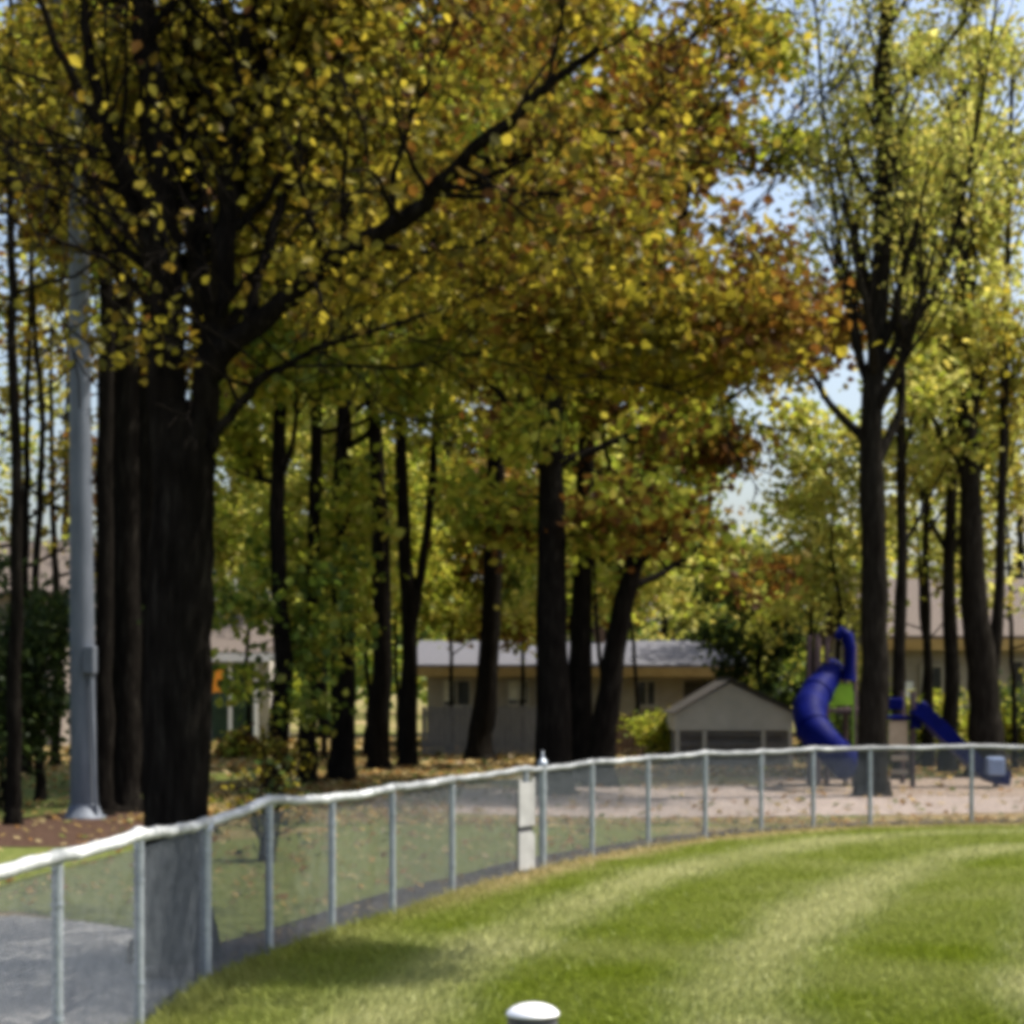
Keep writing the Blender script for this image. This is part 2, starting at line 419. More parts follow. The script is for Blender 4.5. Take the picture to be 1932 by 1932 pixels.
for i in range(len(FENCE) - 1):
    p0, p1 = Vector((*FENCE[i], 0)), Vector((*FENCE[i+1], 0))
    ln = (p1 - p0).length; n = max(4, int(ln / .12))
    pts, rad = [], []
    for j in range(n + 1):
        t = j / n
        q = p0.lerp(p1, t)
        sag = -.014 * math.sin(math.pi*t) + .004*math.sin(9*t*ln + i)
        pts.append((q.x, q.y, zrail(i)*(1-t) + zrail(i+1)*t + sag + .03)); rad.append(.040 + .003*math.sin(17*t*ln + 2*i) + (.006 if j in (0, n) else 0))
    cap = MB(); cap.tube(pts, rad if i < 8 else [q*.85 for q in rad], 10); cap.build('rail_capping', CAP if i < 7 else CAPG, fence)
for i in range(len(FENCE) - 1):
    p0, p1 = Vector((*FENCE[i], 0)), Vector((*FENCE[i+1], 0))
    ln = (p1 - p0).length; e = (p1 - p0) / ln; nn = Vector((-e.y, e.x, 0))
    H = 1.12; a0 = .052; rw = .0036
    b = MB()
    for sgn in (1, -1):
        k = -H * 1.0
        while k < ln:
            # line s = k + z (or mirrored), clipped to [0, ln] x [0, H]
            z0 = max(0, -k); z1 = min(H, ln - k)
            if z1 - z0 > .02:
                s0, s1 = k + z0, k + z1
                if sgn < 0: s0, s1 = ln - s0, ln - s1
                A = p0 + e*s0 + Vector((0, 0, z0 + .03)) + nn*(.003*sgn); B = p0 + e*s1 + Vector((0, 0, z1 + .03)) + nn*(.003*sgn)
                b.tube([A, B], rw, 3, False)
            k += a0
    b.tube([p0 + Vector((0, 0, .035)), p1 + Vector((0, 0, .035))], .004, 4, False)
    b.build('chain_mesh', WIRE, fence)

# white strip board zip-tied to the fence
bx = Vector((.13, 22.44, 0))
mk = empty('marker_board', (bx.x, bx.y, 0), 'white marker board split in two, upright on the fence beside the post with pointed cap', 'marker board')
dirv = Vector((.46, .888, 0)).normalized(); nrm = Vector((.888, -.46, 0))
def board(poly, z0, off):
    b = MB()
    o = bx + nrm * (.05 + off)
    fr = [o + dirv*u + Vector((0, 0, z0 + z)) for u, z in poly]; bk = [q - nrm*.02 for q in fr]
    n = len(fr)
    b.add(fr + bk, [tuple(range(n)), tuple(range(2*n-1, n-1, -1))] + [(i, i+n, (i+1) % n + n, (i+1) % n) for i in range(n)])
    return b
board([(-.20, .0), (.20, .0), (.20, .54), (.14, .54), (.13, .50), (-.13, .50), (-.14, .54), (-.20, .54)], .55, 0).build('upper_panel', BOARD, mk)
board([(-.20, .0), (.20, .0), (.20, .38), (.12, .43), (-.20, .43)], .05, 0).build('lower_panel', BOARD, mk)
board([(-.17, .0), (.17, .0), (.17, .86), (-.17, .86)], .10, -.025).build('backing_strip', DGREY, mk)

# near post with a domed cap
pc = Vector((gx(1005, 4.2), 4.2, 0)); zt = EYE + (HZ - 1892)/FP*4.2
cp = empty('capped_post', pc, 'dark grey steel post with a bright domed metal cap, alone on the lawn in front', 'post')
b = MB(); b.tube([(pc.x, pc.y, -.1), (pc.x, pc.y, zt - .029)], .0535, 24); b.build('post_tube', DGREY, cp)
b = MB(); b.lathe((pc.x, pc.y, zt - .030), [(.050, .003), (.0575, .004), (.0575, .007), (.054, .0125), (.044, .0205), (.028, .0268), (.012, .0296), (.002, .030)], 28); b.build('dome_cap', MOUNT, cp)

# ------------------------------------------------------------------ trees
class Wood:
    def __init__(s): s.v, s.f, s.n = [], [], 0
    def tube(s, pts, rad, k):
        pts = np.asarray(pts, float); rad = np.asarray(rad, float); n = len(pts)
        t = np.gradient(pts, axis=0); t /= np.linalg.norm(t, axis=1)[:, None] + 1e-9
        ref = np.array((1, 0, 0.)) if abs(t[0, 0]) < .8 else np.array((0, 1, 0.))
        u = ref - t * (t @ ref)[:, None]; u /= np.linalg.norm(u, axis=1)[:, None] + 1e-9
        w_ = np.cross(t, u)
        a = 2*math.pi*np.arange(k)/k
        V = pts[:, None] + rad[:, None, None]*(u[:, None]*np.cos(a)[None, :, None] + w_[:, None]*np.sin(a)[None, :, None])
        i = np.arange(n-1)[:, None]*k; j = np.arange(k)[None]; j2 = (j+1) % k
        F = np.stack([i+j, i+j2, i+j2+k, i+j+k], -1).reshape(-1, 4) + s.n
        s.v.append(V.reshape(-1, 3)); s.f.append(F); s.n += n*k
    def build(s, name, mat, parent):
        return fast_mesh(name, np.concatenate(s.v), np.concatenate(s.f), mat, parent, smooth=True)

def unit(v): return v / (np.linalg.norm(v) + 1e-9)

def grow(wd, tw, rng, p, d, L, r, lvl, mx, trop, spread, kids, wob=.13):
    n = max(4, min(9, int(L / .45)))
    pts = [p]; ds = []
    for i in range(n):
        d = unit(d + rng.normal(0, wob, 3) + np.array((0, 0, trop)))
        pts.append(pts[-1] + d*L/n); ds.append(d)
    pts = np.array(pts)
    rad = r * (1 - .8*np.linspace(0, 1, n+1))
    wd.tube(pts, np.maximum(rad, .006), 6 if lvl < 2 else 4)
    if lvl >= mx - 1:
        for q in np.linspace(.25 if lvl == mx else .6, 1, 5 if lvl == mx else 3):
            k = q*n; i = min(int(k), n-1)
            tw.append(pts[i] + (pts[i+1]-pts[i])*(k-i))
    if lvl < mx:
        for c in range(kids[min(lvl, len(kids)-1)]):
            t = rng.uniform(.25, 1.0); k = t*n; i = min(int(k), n-1)
            q = pts[i] + (pts[i+1]-pts[i])*(k-i)
            perp = unit(np.cross(ds[i], rng.normal(size=3)))
            an = rng.uniform(spread*.6, spread*1.2)
            dd = unit(ds[i]*math.cos(an) + perp*math.sin(an))
            grow(wd, tw, rng, q, dd, L*rng.uniform(.42, .68)*(1.15-.45*t), max(.008, rad[i]*.6), lvl+1, mx, trop, spread, kids, wob)

PAL = {
 'gold':  [(.25, .215, .02), (.16, .145, .016), (.42, .335, .035), (.11, .10, .014), (.18, .12, .013)],
 'rust':  [(.19, .09, .014), (.13, .055, .011), (.26, .16, .024), (.22, .17, .024), (.09, .04, .010)],
 'olive': [(.36, .39, .04), (.26, .30, .03), (.44, .43, .055), (.18, .23, .028), (.42, .36, .05)],
 'green': [(.13, .19, .025), (.10, .15, .022), (.20, .25, .036), (.26, .27, .04), (.07, .115, .02)],
 'lime':  [(.46, .46, .09), (.38, .39, .07), (.54, .51, .14), (.30, .33, .06), (.52, .44, .09)],
 'deep':  [(.035, .06, .016), (.025, .045, .014), (.06, .085, .02), (.04, .06, .016)],
}
def foliage(name, tw, rng, n, size, sig, pal, pal2=None, mix=.3, parent=None, box=None, hue=.5, droop=.0, mat=None, zmin=None, xmix=None):
    tw = np.array(tw)
    if box is not None:
        k = np.array([box(q) for q in tw]); tw = tw[k]
    if len(tw) == 0: return None
    # leaves gather on some twigs more than others: light and dark clumps with gaps between
    wts = rng.gamma(.6, 1, len(tw)); wts /= wts.sum()
    i = rng.choice(len(tw), n, p=wts)
    c = tw[i] + rng.normal(0, 1, (n, 3))*np.array((sig, sig, sig*.7))
    if zmin is not None: c = c[c[:, 2] > zmin]; 
    n = len(c)
    nz = unit(np.array((0, 0, 1.)))
    nr = rng.normal(0, .75, (n, 3)) + np.array((0, 0, .3)); nr /= np.linalg.norm(nr, axis=1)[:, None]
    h = rng.normal(size=(n, 3)); u = np.cross(nr, h); u /= np.linalg.norm(u, axis=1)[:, None]
    v = np.cross(nr, u)
    s = size*rng.uniform(.6, 1.35, n)[:, None]
    fold = nr * s * .14
    V = np.stack([c - u*s*.6, c - u*s*.18 + v*s*.46 + fold, c + u*s*.25 + v*s*.34 + fold, c + u*s*.65, c + u*s*.25 - v*s*.34 + fold, c - u*s*.18 - v*s*.46 + fold], 1).reshape(-1, 3)
    k6 = np.arange(n)[:, None]*6
    F = np.concatenate([k6 + np.array([[0, 3, 2, 1]]), k6 + np.array([[0, 5, 4, 3]])], 0)
    A = np.array(PAL[pal]); B = np.array(PAL[pal2 or pal])
    sn = smooth_noise(c, hue, 21)
    mx_ = mix if xmix is None else np.clip(.12 + xmix[0]*(c[:, 0] + 1.0)/3.2, .08, xmix[1])
    if xmix is not None: mx_ = mx_ * np.clip((c[:, 2] - 4.9)/1.2, .35, 1)
    pick = (sn + rng.normal(0, .35, n)) > (1 - 2*mx_)
    col = np.where(pick[:, None], B[rng.integers(0, len(B), n)], A[rng.integers(0, len(A), n)]) * rng.uniform(.7, 1.25, n)[:, None]
    return fast_mesh(name, V, F, mat or LEAF, parent, col=np.concatenate([col, col]))

def root_flare(pts, rad):
    pts = [np.array(p, float) for p in pts]
    p0 = pts[0].copy(); p0[2] = -.15
    return [p0, pts[0] + np.array((0, 0, .12)), pts[0] + np.array((0, 0, .55))] + pts[1:], [rad[0]*1.65, rad[0]*1.3, rad[0]*1.04] + list(rad[1:])

def densify(pts, rad, rng, k=4, amp=.02):
    """smooth limb through the measured joints (Catmull-Rom) with slight irregularity"""
    P = np.array(pts, float); r = np.array(rad, float)
    Q = np.vstack([2*P[0]-P[1], P, 2*P[-1]-P[-2]])
    out, rr = [], []
    for i in range(len(P)-1):
        a, b, c, d_ = Q[i], Q[i+1], Q[i+2], Q[i+3]
        for j in range(k):
            t = j/k
            out.append(.5*((2*b) + (-a+c)*t + (2*a-5*b+4*c-d_)*t*t + (-a+3*b-3*c+d_)*t**3)); rr.append(r[i]*(1-t)+r[i+1]*t)
    out.append(P[-1]); rr.append(r[-1])
    out = np.array(out); rr = np.array(rr)
    out[2:-1] += rng.normal(0, amp, (len(out)-3, 3))*np.array((1, 1, .3))
    rr[1:] *= rng.uniform(.94, 1.06, len(rr)-1)
    return out, rr

def tree(name, label, x, d, dia, height, lean, pal, pal2, mix, nleaf, lsize, seed, group=None, first=.35, nb=11, blen=3.2, trop=.05, spread=.75, kids=(5, 4, 3),
         mx=3, sig=.35, bark=None, forks=None, upright=False, low=None, sides=12, via=None, hue=.5):
    """x, d: where the foot stands (photo column, metres); lean: sideways metres of the top"""
    rng = np.random.default_rng(seed)
    X = gx(x, d)
    root = empty(name, (X, d, 0), label, 'tree', group)
    wd, tw = Wood(), []
    if via is None:
        n = 6
        pts = [np.array((X + lean*(i/n)**1.3 + rng.normal(0, .06)*(i > 0), d + rng.normal(0, .08)*(i > 0), height*i/n)) for i in range(n+1)]
        rad = [dia/2*(1 - .84*(i/n)**1.15) for i in range(n+1)]
    else:
        pts = [np.array((X, d, 0.))] + [np.array(at(px, py, d)) for px, py in via]
        rad = [dia/2*(1 - .70*i/len(via)) for i in range(len(via)+1)]
    sp, sr = root_flare(pts, rad)
    tp, trr = densify(sp, sr, rng, 4, .012)
    wd.tube(tp, trr, sides)
    stems = [(tp, trr)]
    for fk in forks or []:
        fp, fr = densify([np.array(at(px, py, d + dz)) for px, py, dz in fk[0]], np.linspace(fk[1], fk[1]*.3, len(fk[0])), rng, 4, .012)
        wd.tube(fp, fr, 8); stems.append((fp, fr))
    for tp, trr in stems:
        zt0 = first*height
        for b_ in range(nb):
            ok = np.where(tp[:, 2] > zt0)[0]
            ok = ok[ok > 0]
            if len(ok) == 0: break
            i = ok[int(len(ok)*((b_ + rng.random())/nb))]
            az = b_*2.4 + rng.normal(0, .5)
            el = rng.uniform(.15, .6) if not upright else rng.uniform(.75, 1.15)
            dd = np.array((math.cos(az)*math.cos(el), math.sin(az)*math.cos(el), math.sin(el)))
            t = (tp[i, 2]-zt0)/max(.1, height-zt0)
            L = blen*rng.uniform(.75, 1.15)*(1.1 - .6*t)
            grow(wd, tw, rng, tp[i], dd, L, max(.015, trr[i]*.5), 1, mx, trop, spread, kids)
    for q in low or []:      # low leafy shoots on the trunk
        i = int(np.argmin(np.abs(stems[0][0][:, 2] - q*height)))
        az = rng.uniform(0, 6.28)
        grow(wd, tw, rng, stems[0][0][i], np.array((math.cos(az), math.sin(az), .25)), blen*.42, .02, 2, mx, trop*.3, spread, kids)
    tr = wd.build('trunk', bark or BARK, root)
    foliage('crown', tw, rng, nleaf, lsize, sig, pal, pal2, mix, root, hue=hue)
    return root

# --- the big maple just behind the fence, limbs laid out joint by joint
def hero():
    rng = np.random.default_rng(5)
    D = 15.5
    X = gx(331, D)
    root = empty('maple_tree', (X, D, 0), 'biggest maple, thick dark trunk right behind the fence, long limb sweeping up to the right', 'tree')
    wd, tw = Wood(), []
    def px(l): return [np.array(at(x, y, D + dz)) for x, y, dz in l]
    base = [np.array((X, D, 0.))] + px([(334, 1500, 0), (340, 1200, 0), (345, 1000, 0), (345, 860, 0), (332, 760, 0)])
    sp, sr = root_flare(base, [.27, .265, .26, .255, .24, .16])
    a, r = densify(sp, sr, rng, 4, .008); wd.tube(a, r, 18)
    limbs = [
     ([(325, 900, 0), (318, 760, 0), (314, 600, .05), (310, 420, .1), (298, 250, .15), (276, 90, .2), (255, -80, .3), (235, -300, .4), (225, -520, .5)], .165, .075),
     ([(372, 930, 0), (382, 800, -.02), (392, 700, -.05), (408, 600, -.05), (424, 450, .0), (432, 300, .1), (452, 150, .2), (480, -40, .3), (500, -260, .4)], .13, .05),
     ([(384, 790, -.02), (396, 700, -.1), (432, 652, -.2), (510, 590, -.4), (600, 510, -.7), (690, 455, -1.0), (800, 385, -1.3), (880, 292, -1.6), (960, 232, -1.9), (1030, 165, -2.1), (1130, 90, -2.3)], .115, .025),
     ([(398, 850, -.05), (412, 812, -.15), (450, 765, -.3), (500, 710, -.5), (545, 688, -.7), (610, 652, -.9), (700, 625, -1.1), (800, 596, -1.3)], .05, .012),
     ([(392, 690, 0), (376, 520, .2), (362, 330, .4), (352, 120, .6), (362, -90, .8), (370, -300, 1.0)], .10, .05),
     ([(470, 620, -.3), (476, 560, -.25), (500, 470, -.1), (545, 350, .1), (600, 230, .3), (640, 110, .5), (680, -40, .7)], .055, .02),
     ([(424, 440, 0), (470, 330, .3), (540, 210, .7), (620, 90, 1.1), (720, -60, 1.5)], .06, .02),
     ([(310, 430, .1), (250, 330, .0), (180, 220, -.1), (110, 90, -.2), (50, -80, -.3)], .06, .02),
     ([(312, 500, .1), (262, 420, .2), (215, 280, .3), (170, 120, .4), (145, -60, .5)], .075, .035),
     ([(428, 380, .1), (470, 260, .3), (500, 120, .5), (560, -60, .7)], .06, .03),
     ([(316, 640, 0), (270, 560, -.3), (215, 500, -.7), (150, 470, -1.1), (70, 440, -1.6)], .035, .01),
     ([(870, 300, -1.6), (960, 300, -1.2), (1080, 260, -.8), (1210, 240, -.5), (1330, 200, -.2)], .035, .012),
     ([(690, 455, -1.), (760, 470, -.6), (850, 470, -.2), (960, 440, .2), (1080, 420, .6), (1180, 400, .9)], .03, .01),
     ([(400, 640, 0), (500, 560, .8), (700, 520, 1.6), (950, 500, 2.4), (1130, 520, 2.2), (1330, 570, 1.7), (1460, 620, 1.3)], .05, .015),
     ([(520, 545, .9), (760, 420, 1.6), (1000, 330, 2.4), (1250, 300, 3.0), (1480, 330, 3.4)], .04, .012),
     ([(452, 150, .2), (600, 60, 1.2), (800, -20, 2.2), (1000, -60, 3.0), (1200, -60, 3.6)], .055, .02),
    ]
    for l, r0, r1 in limbs:
        a, r = densify(px(l), np.linspace(r0, r1, len(l)), rng, 5, .012); wd.tube(a, r, 10 if r0 > .08 else 8)
        n = len(a)
        for k in range(3 + n//4):
            i = int(rng.uniform(.3, 1)*n - 1)
            t = unit(a[min(i+1, n-1)] - a[i-1])
            perp = unit(np.cross(t, rng.normal(size=3)))
            dd = unit(t*.6 + perp*.9 + np.array((0, 0, .15)))
            grow(wd, tw, rng, a[i], dd, rng.uniform(.9, 1.9), max(.008, r[i]*.45), 1, 3, .03, .75, (4, 3, 3), .16)
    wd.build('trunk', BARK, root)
    sprays = []
    # a low bough at the back right, brown leaved, packed with extra leaves to shade the lawn
    for (x, y, dz) in [(630, 575, -1.), (665, 590, -1.), (610, 560, -.9), (160, 630, -.8), (150, 660, -.8), (255, 625, -.6), (258, 650, -.6), (250, 690, -.6)]:
        c0 = np.array(at(x, y, D + dz))
        sprays.append(c0); tw += [c0 + rng.normal(0, .05, 3) for k in range(6)]
    bough = [np.array((rng.uniform(.25, 2.25), rng.uniform(14.9, 16.7), rng.uniform(4.75, 5.2))) for k in range(90)]
    # few leaves hang in front of the big limbs on the left, most behind them
    tw += bough*18
    def keep_twig(q):
        if min(np.linalg.norm(q - c) for c in sprays) < .17: return True
        if q[0] > .2 and q[2] < 5.4 and q[0] < 2.4 and 14.8 < q[1] < 16.9: return True
        qx = q[0]/q[1]*FP + 966; qy = HZ - (q[2]-EYE)/q[1]*FP
        if qx < 235 and qy > 300 and rng.random() < .8: return False
        if 380 < qx < 520 and qy > 610: return False
        lim = D + .1 + float(np.interp(qx, [420, 430, 600, 800, 1030, 1130], [.1, -.2, -.65, -1.2, -2.0, -2.6]))
        if not (4.0 < q[2]): return False
        if (q[0]/q[1]*FP + 966) > 1440 - 90*abs(rng.normal()): return False
        return q[1] > lim or rng.random() < (.05 if qx < 540 else .13)
    foliage('crown', tw, rng, 40000, .070, .20, 'gold', 'rust', .30, root, hue=.9, zmin=4.55, box=keep_twig, xmix=(.34, .40))
hero()

# --- woodland strip behind the fence
tree('maple_tree', 'slim dark tree with straight trunk between the grey steel pole and the biggest maple', 238, 33, .50, 17, -1.2, 'gold', 'rust', .3, 7000, .14, 101, 'trees in the woodland strip', first=.5, nb=9, via=[(240, 1100), (238, 700), (225, 400), (190, 200), (150, 0), (120, -250)])
tree('maple_tree', 'slim tree beside the grey steel pole whose top bends over to the left', 193, 32, .34, 12, -2, 'rust', 'gold', .4, 4200, .14, 102, 'trees in the woodland strip', first=.66, nb=6, blen=2.2, via=[(196, 1200), (200, 800), (203, 560), (178, 450), (118, 398), (10, 340), (-120, 300)])
tree('maple_tree', 'dark trunk half hidden behind the left edge of the biggest maple', 278, 38, .42, 17, .1, 'gold', 'olive', .3, 4500, .15, 119, 'trees in the woodland strip', first=.55, nb=9, blen=2.6)
tree('maple_tree', 'narrow trunk squeezed between the two dark trees beside the grey steel pole', 217, 42, .34, 17, -.1, 'gold', 'olive', .3, 4000, .15, 120, 'trees in the woodland strip', first=.55, nb=9, blen=2.6)
tree('maple_tree', 'narrow trunk in the slit left of the biggest maple, farther back', 260, 44, .36, 18, .1, 'gold', 'olive', .3, 4000, .15, 121, 'trees in the woodland strip', first=.55, nb=9, blen=2.6)
tree('maple_tree', 'thin tree with golden brown leaves low on it, behind the dark bush', 48, 46, .30, 13, .1, 'gold', 'rust', .4, 2000, .15, 122, 'trees in the woodland strip', first=.30, nb=11, blen=2.4)
tree('maple_tree', 'thin tree just left of the grey steel pole with scant golden leaves', 104, 50, .26, 13, -.1, 'gold', 'rust', .4, 1300, .15, 123, 'trees in the woodland strip', first=.34, nb=9, blen=1.8)
tree('maple_tree', 'thin dark tree at the left border of the photo, yellow leaves high up', 25, 30, .24, 15, .1, 'gold', 'olive', .35, 2600, .14, 103, 'trees in the woodland strip', first=.5, nb=9, blen=2.4)
tree('maple_tree', 'thinnest trunk standing between the left border and the grey steel pole', 75, 36, .19, 14, -.2, 'gold', 'olive', .4, 1700, .14, 104, 'trees in the woodland strip', first=.55, nb=7, blen=2.2)
tree('young_tree', 'leafy young tree, yellow green down its whole trunk, first right of the biggest maple', 522, 40, .44, 15, .1, 'olive', 'green', .4, 9000, .17, 105, 'trees in the woodland strip', first=.34, nb=12, blen=2.4, low=[.1, .13, .16, .2, .22, .25, .28, .31, .34])
tree('young_tree', 'dark narrow trunk second right of the biggest maple with leafy green middle', 580, 42, .40, 15, .3, 'olive', 'green', .4, 8000, .17, 106, 'trees in the woodland strip', first=.46, nb=11, blen=2.6, low=[.22, .26, .3, .34, .4])
tree('maple_tree', 'thick short-looking dark trunk hidden in yellow green leaves from half way up', 645, 43, .58, 16, .2, 'olive', 'lime', .4, 9000, .18, 107, 'trees in the woodland strip', first=.44, nb=12, blen=3.0, low=[.3, .36])
tree('maple_tree', 'straight tall dark trunk left of the forked tree, bare to great height', 714, 48, .54, 19, -.1, 'lime', 'gold', .4, 8000, .19, 108, 'trees in the woodland strip', first=.58, nb=11, blen=3.4)
tree('maple_tree', 'forked tree whose trunk splits low into two stems like a letter V', 770, 50, .46, 17, -.4, 'lime', 'gold', .45, 9000, .19, 109, 'trees in the woodland strip', first=.58, nb=8, blen=3.0,
     via=[(772, 1180), (762, 1000), (752, 760), (748, 600), (740, 300), (730, 50)], forks=[([(774, 1190, 0), (790, 1110, .1), (808, 980, .2), (822, 820, .3), (835, 600, .5), (850, 350, .6), (870, 100, .7)], .15)])
tree('maple_tree', 'leaning dark tree with flared foot in front of the pale grey roof', 905, 54, .70, 19, .9, 'gold', 'rust', .45, 11000, .20, 110, 'trees in the woodland strip', first=.46, nb=13, blen=3.8, via=[(918, 1300), (930, 1050), (938, 800), (945, 500), (950, 200), (950, -60)])
tree('maple_tree', 'broadest trunk of the middle clump beside the post with the pointed cap', 1044, 38, .68, 17, -.2, 'rust', 'olive', .45, 12500, .16, 111, 'trees in the woodland strip', first=.36, nb=16, blen=3.6, trop=.0, low=[.27, .3, .33, .36, .4])
tree('maple_tree', 'dark trunk in the shade at the back of the middle clump', 1094, 43, .56, 16, .6, 'olive', 'rust', .4, 9000, .18, 112, 'trees in the woodland strip', first=.34, nb=13, blen=3.2, low=[.26, .3])
tree('maple_tree', 'right tree of the middle clump, trunk slanting up to the right', 1134, 41, .56, 15, 1.8, 'olive', 'rust', .28, 12000, .17, 113, 'trees in the woodland strip', first=.24, nb=14, blen=3.6, trop=.02, via=[(1150, 1300), (1172, 1160), (1196, 1060), (1225, 900), (1260, 650), (1290, 400), (1310, 150)])
# --- open yellow green trees on the right
tree('poplar_tree', 'tall open tree with dark trunk in front of the blue play set, limbs fanning up', 1645, 37.6, .60, 17, .2, 'lime', 'lime', .3, 8500, .095, 114, 'open trees on the right', first=.36, nb=20, blen=3.6, trop=.17, spread=.42, upright=True, kids=(6, 4, 3), bark=BARK2, sig=.30,
     via=[(1650, 1250), (1648, 1000), (1644, 800), (1652, 680), (1664, 450), (1668, 250), (1672, 50), (1676, -200)],
     forks=[([(1648, 730, 0), (1690, 650, -.2), (1740, 590, -.4), (1785, 490, -.6), (1815, 380, -.7), (1850, 200, -.8), (1880, 0, -.9)], .085),
            ([(1650, 820, 0), (1620, 640, .3), (1590, 480, .5), (1565, 300, .7), (1545, 100, .9), (1535, -80, 1.0)], .07)])
tree('poplar_tree', 'slender tree just right of the big open tree, nearly parallel to it', 1700, 44, .34, 14, 0, 'lime', 'olive', .3, 3200, .14, 115, 'open trees on the right', first=.30, nb=10, blen=2.6, trop=.12, spread=.55, upright=True, bark=BARK2)
tree('poplar_tree', 'dark slim tree between the play slide and the paired trunks, bushy yellow crown', 1788, 47, .42, 14, .2, 'lime', 'gold', .3, 4600, .15, 116, 'open trees on the right', first=.30, nb=11, blen=2.8, trop=.1, spread=.55, upright=True, bark=BARK2)
tree('poplar_tree', 'pair of dark trunks from one thick foot near the right border', 1862, 45, .85, 16, -.2, 'lime', 'gold', .25, 5200, .15, 117, 'open trees on the right', first=.34, nb=9, blen=2.8, trop=.12, spread=.55, upright=True, bark=BARK2,
     via=[(1858, 1330), (1842, 1180), (1832, 1000), (1828, 800), (1815, 500), (1800, 200)], forks=[([(1864, 1340, 0), (1880, 1200, .1), (1888, 1050, .1), (1893, 800, .2), (1900, 500, .3), (1910, 150, .4)], .17)])
tree('poplar_tree', 'thin dark trunk just left of the slim tree behind the slide', 1752, 49, .26, 14, -.1, 'lime', 'olive', .3, 2600, .15, 125, 'open trees on the right', first=.34, nb=9, blen=2.4, trop=.12, spread=.5, upright=True, bark=BARK2)
tree('poplar_tree', 'tall yellow topped tree rising behind the paired trunks into the pale sky', 1800, 60, .5, 24, .3, 'lime', 'gold', .3, 4200, .16, 118, 'open trees on the right', first=.45, nb=14, blen=3.8, trop=.16, spread=.5, upright=True, bark=BARK2)

# --- trees behind the houses, farther off
far = [
 ('olive', 'green', -60, 78, 17, 4.0, 'far yellow green tree behind the pale pink house'),
 ('lime', 'olive', 120, 72, 20, 3.4, 'far tall tree showing between the grey pole and the left trunks'),
 ('olive', 'lime', 480, 80, 15, 3.6, 'far tree with pale yellow green crown behind the dark green porch'),
 ('lime', 'olive', 610, 76, 20, 4.2, 'far yellow green tree glowing between the second and third dark trunks'),
 ('olive', 'gold', 720, 84, 22, 4.6, 'far tree behind the straight tall trunk'),
 ('gold', 'olive', 850, 78, 19, 4.4, 'far golden tree above the left half of the pale grey roof'),
 ('rust', 'gold', 985, 82, 19, 4.4, 'far brownish tree above the middle of the pale grey roof'),
 ('green', 'olive', 1140, 80, 16, 4.2, 'far green tree behind the right slanting trunk of the clump'),
 ('green', 'lime', 1250, 88, 11.5, 3.8, 'low bright green tree right above the right half of the pale grey roof'),
 ('green', 'olive', 1350, 92, 7.5, 2.8, 'low green tree behind the right end of the pale grey roof'),
 ('lime', 'green', 1470, 70, 6.2, 2.4, 'low yellow green tree over the grey gabled shed'),
 ('lime', 'olive', 1570, 66, 11, 2.4, 'yellow green tree right behind the blue play set arch'),
 ('lime', 'gold', 1740, 84, 17, 4.0, 'far yellow tree behind the slide'),
 ('lime', 'gold', 1930, 80, 16, 4.0, 'far yellow tree at the right border over the pinkish roof'),
]
for i, (p1, p2, x, d, h, bl, lab) in enumerate(far):
    nl = 1200 if x < 200 else (2400 if x > 1400 else 6000)
    tree('background_tree', lab, x, d, .45, h, RNG.normal(0, .4), p1, p2, .4, nl, .25, 300 + i, 'trees behind the houses', first=.13, nb=15, blen=bl, sides=8, kids=(4, 3, 3), mx=3, sig=.55, bark=BARK2)
sap = [('lime', 'olive', 470, 58, 8.5, 2.0, 'sapling with yellow green leaves in the gap right of the biggest maple'),
 ('lime', 'olive', 612, 54, 9.5, 2.0, 'leafy sapling filling the gap right of the dark narrow trunk'),
 ('lime', 'olive', 690, 57, 9.0, 1.9, 'leafy sapling filling the gap left of the straight tall trunk'),
 ('gold', 'olive', 850, 60, 8.0, 2.3, 'golden brown sapling over the left part of the pale grey roof'),
 ('gold', 'rust', 985, 60, 8.5, 2.3, 'brown golden sapling between the leaning tree and the middle clump'),
 ('lime', 'olive', 752, 58, 8.0, 2.0, 'leafy sapling behind the forked tree, left of the pale grey roof'),
 ('lime', 'green', 1072, 57, 9.0, 2.1, 'leafy sapling behind the middle clump of trunks'),
 ('olive', 'lime', 1135, 50, 8.5, 2.0, 'olive sapling whose leaves droop between the right two trunks of the middle clump'),
 ('green', 'lime', 1200, 62, 9.0, 2.0, 'fresh green sapling just right of the middle clump'),
 ('lime', 'olive', 1530, 48, 7.0, 1.5, 'yellow green sapling left of the blue arch'),
 ('lime', 'gold', 1590, 47, 8.0, 1.7, 'yellow sapling hanging over the blue arch'),
 ('lime', 'olive', 1745, 50, 8.5, 2.0, 'yellow green sapling behind the straight slide'),
 ('lime', 'gold', 1915, 48, 8.0, 1.9, 'yellow sapling at the right border before the pinkish roof')]
for i, (p1, p2, x, d, h, bl, lab) in enumerate(sap):
    tree('sapling', lab, x, d, .16, h, RNG.normal(0, .2), p1, p2, .4, 5600 if x < 1400 else (2000 if x < 1560 else 1300), .15, 360 + i, 'leafy saplings', first=.36, nb=13, blen=bl, sides=8, kids=(4, 3, 3), sig=.3)
# the small full green tree beside the house end
tree('young_tree', 'small dense deep green tree at the right end of the long house', 1432, 58, .25, 5.6, .1, 'green', 'deep', .5, 7000, .15, 330, None, first=.22, nb=14, blen=1.7, sides=8, sig=.3)

